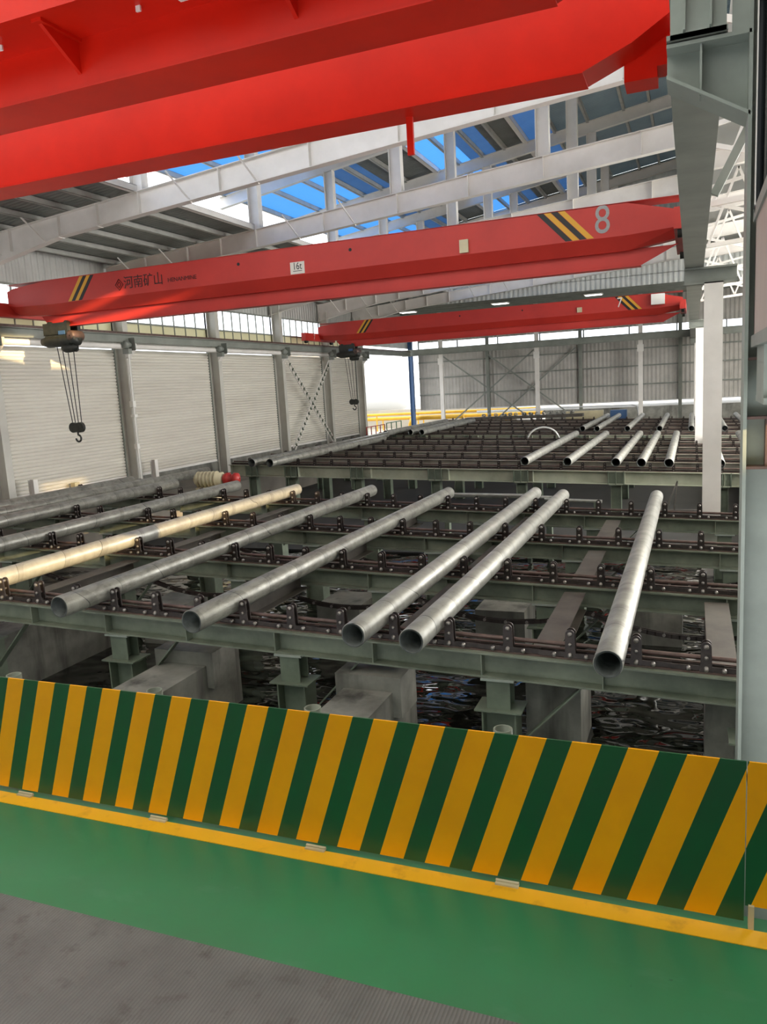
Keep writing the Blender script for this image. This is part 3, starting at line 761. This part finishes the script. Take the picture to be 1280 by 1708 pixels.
# ------------------------------------------------------------------ back wall and back yard
struct(MB().box(-21.6, 24, 63.4, 63.5, -.35, 4.6).box(-21.6, 24, 63.4, 63.5, 5.25, 7.6).build('wall_back', M['wallback']))
r = sroot('window_20', (-10, 63.45, 5))
MB().box(-21.6, 6, 63.42, 63.44, 4.6, 5.25).build('pane', M['glass'], r)
m = MB()
for i in range(9): m.box(-21.6+i*3.4, -21.5+i*3.4, 63.38, 63.44, 4.6, 5.25)
m.build('window_frame', M['grey_steel'], r)
m = MB()
for z in (.9, 2.3, 3.6): m.box(-21.6, 24, 63.3, 63.38, z-.05, z+.05)
o = m.build('wall_girt', M['grey_steel']); o.parent = bpy.data.objects['wall_back']
struct(MB().box(-22, 6, 50.95, 51.03, 6.95, 7.0).prism([(-22, 7.0), (3.2, 7.0), (3.2, 14.62), (-20.4, 11.085), (-20.4, 7.6), (-22, 7.4)], 'Y', 51.0, 51.03).build('wall_gable', M['gable']))
r = sroot('ceiling_back', (-10, 57, 7.5))
m = MB(); slab(m, -22.3, 6, 51, 63.5, lambda x: 7.55); m.build('roof_sheet', M['roofgrey'], r)
for k, y in enumerate((52.6, 54.2, 55.8, 57.4, 59, 60.6, 62.2)):
    MB().box(-22, 6, y-.05, y+.05, 7.35, 7.55).build('purlin', M['grey_steel'], r)
struct(MB().box(-22.2, -22.1, 62.5, 63.5, -2, 7.6).box(-22.2, -22.1, 51, 63.5, 4.8, 7.6).build('wall_side_back', M['wallside']))
for k, (x, lab) in enumerate(((-18.9, 'left of the cross braces'), (-11.2, 'middle of the back wall'), (-3.6, 'left of the white middle columns'))):
    t = thing('back_column', (x, 61.1, -2), 'thin white column before the back wall, ' + lab, 'column', 'thin columns before the back wall')
    MB().hcol(x, 61.1, -2, 7.4, .3, .25, .02, False).build('shaft', M['white'], t)
    MB().box(x-.22, x+.22, 60.9, 61.0, 3.3, 3.8).build('junction_box', M['whiteplastic'], t)
for k, x in enumerate((-15.6, -8.2, -.9, 4.3)):
    o = MB().hcol(x, 63.2, -2, 7.4, .25, .2, .02, False).build('wall_post', M['grey_steel'])
    tag(o, 'grey post fixed to the back cladding, ' + ['between the cross braces', 'right of the cross braces', 'with a small lamp, left of the white columns', 'hidden right of the columns'][k], 'post', 'posts on the back cladding')
o = MB().hcol(-21.9, 62.3, -2, 5.4, .35, .3, .02).build('corner_post', M['bluepaint']); tag(o, 'blue corner post between the bright opening and the back wall', 'post')
for k, (xa, xb) in enumerate(((-18.9, -11.3), (-15.6, -8.3))):
    t = thing('cross_brace', ((xa+xb)/2, 61.6, -1), ('left' if k == 0 else 'right')+' dark crossed brace before the back wall', 'brace', 'crossed braces at the back wall')
    yb = 61.5 if k == 0 else 62.9
    MB().bar((xa, yb, 4.0), (xb, yb, -1.7), .1, .1).bar((xa+.2, yb+.12, -1.7), (xb-.2, yb+.12, 4.0), .1, .1).build('brace_bar', M['grey_steel'], t)
# beam across the opening
o = MB().ibeamX(-22, 6, 60.5, 4.1, 4.6, .3).build('header_beam', M['grey_steel']); tag(o, 'dark grey beam crossing in front of the back wall above the opening', 'beam')
for k, (x, lab) in enumerate(((-20.1, 'leftmost'), (-13.0, 'middle'), (-6.45, 'rightmost'))):
    t = thing('ceiling_lamp', (x, 57, 7.3), lab+' of the three white lamps under the far roof', 'lamp', 'lamps under the far roof')
    MB().box(x-.62, x+.62, 56.7, 57.5, 7.24, 7.32).build('housing', M['whiteplastic'], t)
    MB().box(x-.55, x+.55, 56.75, 57.45, 7.22, 7.24).build('diffuser', M['lamp'], t)
# long pipes under the cladding
for z, y, r_0, mt, lab in ((-.3, 64.6, .16, 'backclad', 'upper white service pipe running along below the back cladding'), (-.75, 64.6, .12, 'backclad', 'lower white service pipe running along below the back cladding')):
    o = MB().cyl((-17, y, z), (24, y, z), r_0, 14).build('service_pipe', M[mt]); tag(o, lab, 'pipe', 'white service pipes at the back')
o = MB().box(-11.5, 24, 66, 66.2, -2.2, -.9).build('yard_wall', M['concrete']); tag(o, 'low grey wall in the yard behind the white service pipes', 'wall')
for z, x0, x1, lab in ((-.7, -45, -12, 'upper yellow gas pipe crossing the yard opening'), (-1.15, -45, -12, 'lower yellow gas pipe crossing the yard opening')):
    yy = 66.5 if z > -1 else 68; m = MB().cyl((x0, yy, z), (x1, yy, z), .16 if z < -1 else .12, 12)
    for i in range(8): m.box(x0+2+i*4, x0+2.1+i*4, yy-.05, yy+.05, -2.2, z)
    o = m.build('yellow_pipe', M['yellowpipe']); tag(o, lab, 'pipe', 'yellow pipes in the yard')
o = MB().tube([(-22.8, 64.0, -2.2), (-22.8, 64.0, -1.5), (-22.7, 64.0, -1.2), (-22.4, 64.0, -1.02), (-21.5, 64.0, -1.0), (-18, 64.0, -1.0)], .2, 12).build('yellow_pipe', M['yellowpipe'])
tag(o, 'bent yellow pipe rising beside the blue corner post', 'pipe', 'yellow pipes in the yard')
o = MB().box(-50, -15, 71, 71.3, -2.2, -.45).build('yard_wall', M['gravel']); tag(o, 'low tan wall in the yard behind the yellow pipes', 'wall')
# big white tank in yard
t = thing('storage_tank', (-38, 78, -2), 'large white tank with rounded end seen through the bright opening', 'tank')
m = MB().lathe((-58, 80, 1.9), (1, 0, 0), [(0, .01), (0, 2.8), (28, 2.8), (28.8, 2.6), (29.4, 2.1), (29.8, 1.2), (29.9, .01)], 32); m.build('shell', M['backclad'], t)
MB().box(-50, -49.5, 79, 81, -2.2, -.6).box(-36, -35.5, 79, 81, -2.2, -.6).build('saddle', M['concrete'], t)
o = MB().box(-52, -41, 96, 97, -2.2, 8).build('yard_building', M['wallback']); tag(o, 'pale building far behind the tank through the opening', 'building')
# railing
t = thing('railing', (-19.5, 49.5, -2), 'low red and green railing at the far end of the shutters', 'railing')
m = MB()
for y in (46.5, 47.3, 48.1, 48.9, 49.7): m.bar((-19.6, y, -2), (-19.6, y, -.75), .05, .05)
m.bar((-19.6, 46.5, -.75), (-19.6, 49.7, -.75), .05, .05).build('red_section', M['redpart'], t, 'dull red rail section')
m = MB()
for y in (50.1, 51, 52, 53): m.bar((-19.6, y, -2), (-19.6, y, -.7), .05, .05)
m.bar((-19.6, 50.1, -.7), (-19.6, 53, -.7), .05, .05).build('green_section', M['greenpaint'], t, 'green rail section')
# small things on the beds
t = thing('drive_motor', (-14.9, 21.3, -1.1), 'cream ribbed drive motor with a red coupling between the beds', 'motor')
prof = [(0, .05), (0, .18)]
for i in range(6): prof += [(.05+i*.13, .2+.02*(i % 2)), (.09+i*.13, .27), (.13+i*.13, .27), (.15+i*.13, .2)]
prof += [(.95, .24), (1.0, .05)]
MB().lathe((-15.3, 21.5, -.95), (1, .15, 0), prof, 22).box(-15.2, -14.4, 21.3, 21.8, -1.9, -1.2).build('motor_body', M['cream'], t)
MB().lathe((-14.3, 21.65, -.95), (1, .15, 0), [(0, .05), (0, .17), (.1, .2), (.2, .2), (.22, .15), (.34, .15), (.36, .2), (.5, .18), (.55, .03)], 20).build('coupling', M['redpart'], t, 'red coupling')
o = MB().tube([(-15.6+.9*math.cos(a)*.3, 21.4, -.95+.38*math.sin(a)) for a in [PI*k/10 for k in range(11)]], .015).build('hose', M['cream']); o.parent = t
for k, (x0, x1, y, z, lab) in enumerate(((-6.6, -4.0, 20.9, -1.36, 'upper'), (-6.7, -3.5, 21.1, -1.44, 'middle'), (-3.7, -2.2, 20.8, -1.5, 'right'))):
    o = MB().cyl((x0, y, z), (x1, y, z-.05), .045, 10).build('thin_tube', M['galv']); tag(o, lab+' thin steel tube lying crosswise behind the front bed', 'tube', 'thin tubes behind the front bed')
    for xx in (x0+.15, x1-.15):
        o2 = MB().box(xx-.05, xx+.05, y-.1, y+.1, -4, z-.07).build('tube_rest', M['legs']); o2.parent = o
t = thing('angle_bracket', (-.35, 20.6, -1.7), 'thin triangular steel bracket standing beside the end of the rightmost pipe', 'bracket')
MB().bar((-.62, 20.6, -1.75), (-.35, 20.6, -1.0), .03, .03).bar((-.35, 20.6, -1.0), (-.42, 20.6, -1.75), .03, .03).bar((-.62, 20.6, -1.74), (.6, 20.6, -1.74), .04, .03).build('bracket_bar', M['bolt'], t)
o = MB().tube([(-7.9+.9*math.cos(PI*k/14), 44.5, -1.75+.75*math.sin(PI*k/14)) for k in range(15)], .05, 8).build('hoop', M['whiteplastic']); tag(o, 'pale hoop standing at the front of the far bed', 'hoop')
random.seed(9)
for k in range(14):
    x = -15.2 + k*.52
    o = MB().lathe((x, 59.6, -1.35+.5), (random.uniform(-.4, .4), 1, random.uniform(-.2, .2)), [(0, .07), (0, .13), (.06, .13), (.1, .09), (.3, .09), (.34, .13), (.4, .13), (.4, .08)], 10).build('pipe_fitting', M['galv'])
    tag(o, 'small flanged fitting in the row at the far left end of the far bed', 'fitting', 'fittings in a row at the far bed')
o = MB().box(-16.6, -7.6, 59.3, 60.2, -1.2, -.98).build('fitting_rack', M['beddark']); tag(o, 'dark rack carrying the row of small fittings', 'rack')
o = MB().box(-9.2, -6.4, 61.9, 62.5, -2, -.9).build('store_box', M['cream']); tag(o, 'pale storage box before the back wall', 'box')
o = MB().box(-5.9, -4.7, 62.3, 62.9, -2, -.95).build('store_box', M['bluepaint']); tag(o, 'blue storage box before the back wall', 'box')
o = MB().tube([(-9.5, 61.8, -.55), (-4.3, 61.8, -.6), (-3.9, 61.8, -.7), (-3.8, 61.8, -1.4)], .05).build('service_pipe', M['backclad']); tag(o, 'thin bent white pipe above the storage boxes', 'pipe')

# ------------------------------------------------------------------ cranes
def single_girder(yc, x0, x1, num, near):
    """yc: near face"""
    lab = ('red overhead crane marked 8 crossing the middle of the hall', 'smaller looking red overhead crane marked 7, far down the hall')[0 if near else 1]
    t = thing('bridge_crane', ((x0+x1)/2, yc, 4.5), lab, 'crane', 'red overhead cranes')
    W = .75; ya, yb = yc, yc+W; ym = yc+W/2
    st = [(x0, 5.48, 5.05, 4.85), (x0+.25, 5.56, 4.98, 4.72), (x0+1.75, 5.69, 4.94, 4.62), (x1-1.2, 5.67, 4.94, 4.62), (x1-.05, 5.38, 5.0, 4.78), (x1, 5.36, 5.05, 4.85)]
    vs = []; 
    for x, zt, zk, zb in st:
        vs += [(x, ya, zt), (x, yb, zt), (x, yb, zk), (x, ym+.14, zb), (x, ym-.14, zb), (x, ya, zk)]
    fs = [(0, 1, 2, 3, 4, 5)]
    for i in range(len(st)-1):
        for k in range(6): fs.append((i*6+k, i*6+(k+1) % 6, (i+1)*6+(k+1) % 6, (i+1)*6+k))
    fs.append(tuple((len(st)-1)*6+k for k in (5, 4, 3, 2, 1, 0)))
    g = MB().add(vs, fs).build('box_girder', M['red2'], t)
    MB().prism([(x0+1.0, 4.64), (x1-.2, 4.66), (x1-.0, 4.7), (x1-.9, 4.27), (x0+1.3, 4.27)], 'Y', ym-.012, ym+.012).box(x0+1.2, x1-.9, ym-.17, ym+.17, 4.24, 4.27).box(x0, x1, ya-.02, yb+.02, 5.68, 5.70 if False else 5.69).build('lower_flange', M['red2'], t)
    # end trucks along Y
    for s, xe in ((0, x0-.15), (1, x1+.0)):
        e = MB().box(xe-.12, xe+.15, yc-1.7, yc+W+1.6, 4.68, 5.12).build('end_truck', M['red2'], t)
        for yy in (yc-1.4, yc+W+1.3):
            MB().cyl((xe-.05, yy, 4.68), (xe+.08, yy, 4.68), .15, 16).build('wheel', M['darkmach'], e)
    ex = x0-.15
    text(str(num), ex+.155, 4.9, yc-.55, .42, M['numwhite'], 'number', bpy.data.objects[t.children[2].name], .003, 1, PI/2, PI/2)
    # stripes
    yf = yc-.004
    def band(xt, xb, wd, mt, nm='warning_stripe'):
        MB().prism([(xb, 4.96), (xb+wd, 4.96), (xt+wd, 5.67), (xt, 5.67)], 'Y', yf-.003, yf+.006).build(nm, M[mt], t, {'blackpaint': 'black stripe', 'yellowpaint': 'yellow stripe'}[mt])
    for i, mt in enumerate(('yellowpaint', 'blackpaint', 'yellowpaint', 'blackpaint')):
        band(x0+3.05+.14*i, x0+2.5+.14*i, .13, mt)
    for i, mt in enumerate(('blackpaint', 'yellowpaint', 'blackpaint', 'yellowpaint')):
        band(x1-3.3+.17*i, x1-2.62+.17*i, .16, mt)
    if near:
        text('8', x1-1.75, 5.33, yf-.004, .92, M['numgrey'], 'number', t, .003, .85)
        MB().box(-10.44, -10.0, yf-.006, yf+.006, 4.96, 5.28).build('load_plate', M['plate'], t, 'white plate reading 16t')
        text('16t', -10.22, 5.16, yf-.009, .27, M['blackpaint'], 'load_text', t, .002, .8)
        MB().box(-10.36, -10.08, yf-.008, yf-.004, 5.03, 5.045).build('load_text', M['blackpaint'], t)
        text('河南矿山', -15.45, 5.28, yf-.005, .40, M['logo'], 'lettering', t, .003, .92, align='CENTER')
        text('HENANMINE', -14.05, 5.22, yf-.005, .17, M['logo'], 'lettering', t, .003, 1.05, align='CENTER')
        a = .17; cx0, cz0 = -16.35, 5.27
        m = MB()
        for q in ((0, a), (a*.8, 0), (0, -a), (-a*.8, 0)): pass
        pts = [(0, a), (a*.85, 0), (0, -a), (-a*.85, 0)]
        for i in range(4):
            p, q = pts[i], pts[(i+1) % 4]; m.bar((cx0+p[0], yf-.006, cz0+p[1]), (cx0+q[0], yf-.006, cz0+q[1]), .004, .03, (1, 0, 0) if False else (0, 1, 0))
            m.bar((cx0+p[0]*.5, yf-.006, cz0+p[1]*.5), (cx0+q[0]*.5, yf-.006, cz0+q[1]*.5), .004, .025, (0, 1, 0))
        m.build('emblem', M['logo'], t)
        MB().box(-5.55, -5.32, yf-.06, yf+.006, 4.98, 5.3).build('limit_box', M['cream'], t)
    else:
        text('7', x1-3.05, 5.35, yf-.004, .7, M['numwhite'], 'number', t, .003, .85)
        MB().box(x1-1.5, x1-.85, yf-.25, yf, 5.1, 5.62).build('control_box', M['whiteplastic'], t)
        MB().box(-5.7, -5.45, yf-.06, yf+.006, 5.05, 5.3).build('limit_box', M['cream'], t)
    for xx in (-12.1, -8.6):
        MB().cyl((xx, yf-.004, 5.42), (xx, yf+.006, 5.42), .045, 12).build('vent_hole', M['black'], t)
    # hoist trolley
    hx = -19.1
    h = thing('wire_rope_hoist', (hx, ym, 3.6), ('dark hoist trolley with hook hanging at the left end of the crane marked 8', 'dark hoist trolley with hook hanging at the left end of the crane marked 7')[0 if near else 1], 'hoist', 'crane hoists')
    y0 = ym
    MB().box(hx-.55, hx+.45, y0-.3, y0-.16, 3.98, 4.36).box(hx-.55, hx+.45, y0+.16, y0+.3, 3.98, 4.36).box(hx-.5, hx+.4, y0-.3, y0+.3, 3.93, 4.0).build('trolley_frame', M['darkmach'], h)
    for xx in (-.4, .3):
        for s in (-1, 1): MB().cyl((hx+xx, y0+s*.18, 4.33), (hx+xx, y0+s*.08, 4.33), .1, 14).build('trolley_wheel', M['darkmach'], h)
    d = MB().lathe((hx-.75, y0-.15, 3.8), (1, 0, 0), [(0, .01), (0, .12), (.25, .2), (1.2, .2), (1.25, .17)] + [(1.3, .2), (1.45, .2), (1.46, .02)], 20).build('rope_drum', M['darkmach'], h)
    MB().lathe((hx+.55, y0-.35, 3.92), (0, 1, 0), [(0, .02), (0, .13), (.05, .17), (.1, .17), (.5, .17), (.52, .02)], 18).build('motor', M['rust'], h)
    MB().box(hx+.1, hx+.35, y0-.34, y0-.3, 3.98, 4.1).build('nameplate', M['bluepaint'], h)
    MB().lathe((hx+.1, y0-.2, 3.55), (1, 0, 0), [(0, .02), (0, .1), (.12, .15), (.3, .15)] + [(.34, .12), (.4, .15), (.46, .12), (.52, .15), (.6, .02)], 16).build('gearbox', M['darkmach'], h)
    for xx in (-.2, -.07, .07, .22):
        MB().bar((hx+xx*1.6, y0-.02, 3.7), (hx+.12+xx*.9, y0, 1.15), .02, .02).build('wire_rope', M['black'], h)
    hk = MB().cyl((hx-.02, y0-.06, .98), (hx-.02, y0+.06, .98), .17, 18).cyl((hx+.24, y0-.06, .98), (hx+.24, y0+.06, .98), .17, 18).box(hx-.02, hx+.24, y0-.07, y0+.07, .84, 1.12).build('hook_block', M['darkmach'], h)
    cx1, cz1 = hx+.12, .62
    pts = [(cx1, y0, .86), (cx1, y0, .78)] + [(cx1+.105*math.cos(a), y0, cz1+.11*math.sin(a)) for a in [math.radians(90-q*15) for q in range(0, 19)]]
    MB().tube(pts, .032, 10).build('hook', M['darkmach'], hk)
    return t
single_girder(20.0, -20.9, -.28, 8, True)
single_girder(43.0, -20.9, -.5, 7, False)

# near double girder crane overhead
t = thing('bridge_crane', (-11, 8.2, 4.9), 'bright red double girder crane close overhead filling the top of the photo', 'crane', 'red overhead cranes')
def bigbox(ya, yb, name):
    st = [(-21.5, 6.0, 5.2), (-20.5, 6.05, 4.88), (-1.1, 6.05, 4.86), (-.6, 6.05, 5.05), (-.2, 6.05, 5.28)]
    vs = []
    for x, zt, zb in st: vs += [(x, ya, zb), (x, ya, zt), (x, yb, zt), (x, yb, zb)]
    fs = [(0, 1, 2, 3)]
    for i in range(len(st)-1):
        for k in range(4): fs.append((i*4+k, i*4+(k+1) % 4, (i+1)*4+(k+1) % 4, (i+1)*4+k))
    n = (len(st)-1)*4; fs.append((n+3, n+2, n+1, n))
    return MB().add(vs, fs).build(name, M['red'], t)
bigbox(9.02, 9.5, 'far_girder'); bigbox(6.78, 7.36, 'near_girder')
MB().box(-20.5, -1.1, 9.0, 9.52, 4.845, 4.86).box(-20.5, -1.1, 6.76, 7.38, 4.845, 4.86).build('bottom_flange', M['red'], t)
m = MB().box(-21.5, -1.1, 6.2, 6.78, 5.3, 5.33).box(-21.5, -1.1, 6.17, 6.2, 5.3, 5.62); m.build('walkway', M['red'], t)
for x in (-17.6, -14.6, -11.6, -8.6, -5.75, -3.3, -1.5):
    MB().prism([(6.25, 5.3), (6.78, 5.3), (6.78, 4.98)], 'X', x-.02, x+.02).box(x-.06, x+.06, 6.25, 6.78, 5.27, 5.3).build('walkway_bracket', M['red'], t)
for x in (-6.5, -4.8): MB().box(x, x+.05, 6.5, 6.52, 5.25, 5.3).build('fixing', M['white'], t)
MB().box(-4.25, -4.0, 6.3, 6.42, 5.18, 5.3).build('work_lamp', M['whiteplastic'], t)
e = MB().box(-.2, .1, 6.0, 10.6, 4.85, 5.25).build('end_truck', M['red'], t)
for y in (6.6, 9.9): MB().cyl((-.1, y, 4.83), (.06, y, 4.83), .16, 18).build('wheel', M['darkmach'], e)
MB().box(-.72, -.38, 9.52, 9.9, 4.84, 5.5).box(-.38, -.2, 9.52, 9.9, 4.95, 5.5).build('buffer_plate', M['red'], t)
MB().box(-3.18, -3.1, 9.3, 9.34, 4.42, 4.86).build('cable_bracket', M['red'], t)

# ------------------------------------------------------------------ light
wd = bpy.data.worlds.new('world'); SC.world = wd; wd.use_nodes = True
nt = wd.node_tree; nt.nodes.clear()
out = nt.nodes.new('ShaderNodeOutputWorld'); bg = nt.nodes.new('ShaderNodeBackground')
bg.inputs[0].default_value = (.93, .96, 1, 1); bg.inputs[1].default_value = 2.6
nt.links.new(bg.outputs[0], out.inputs[0])
sun = bpy.data.lights.new('sun', 'SUN'); sun.energy = 8; sun.angle = .008; sun.color = (1, .72, .36)
so = bpy.data.objects.new('sun', sun); COL.objects.link(so)
el, az = math.radians(10), math.radians(-30)
sd = Vector((math.cos(el)*math.cos(az), math.cos(el)*math.sin(az), math.sin(el)))
so.rotation_euler = sd.to_track_quat('Z', 'Y').to_euler()
def area(name, loc, target, sx, sy, e, col=(1, 1, 1)):
    l = bpy.data.lights.new(name, 'AREA'); l.shape = 'RECTANGLE'; l.size = sx; l.size_y = sy; l.energy = e; l.color = col
    o = bpy.data.objects.new(name, l); COL.objects.link(o); o.location = loc
    o.rotation_euler = (Vector(loc)-Vector(target)).to_track_quat('Z', 'Y').to_euler()
    return o
area('bay_fill_light', (12.5, 31, 8.6), (-8, 31, -3), 20, 52, 30000, (1, .99, .97))  # area lamp added below the bay roof to brighten the hall
SC.view_settings.view_transform = 'Standard'; SC.view_settings.look = 'None'
SC.view_settings.exposure = 0.3; SC.view_settings.gamma = 1; SC.view_settings.use_curve_mapping = False
try:
    SC.cycles.max_bounces = 8; SC.cycles.diffuse_bounces = 5; SC.cycles.glossy_bounces = 3; SC.cycles.transparent_max_bounces = 8
    SC.cycles.use_denoising = True; SC.cycles.sample_clamp_indirect = 6
except Exception: pass
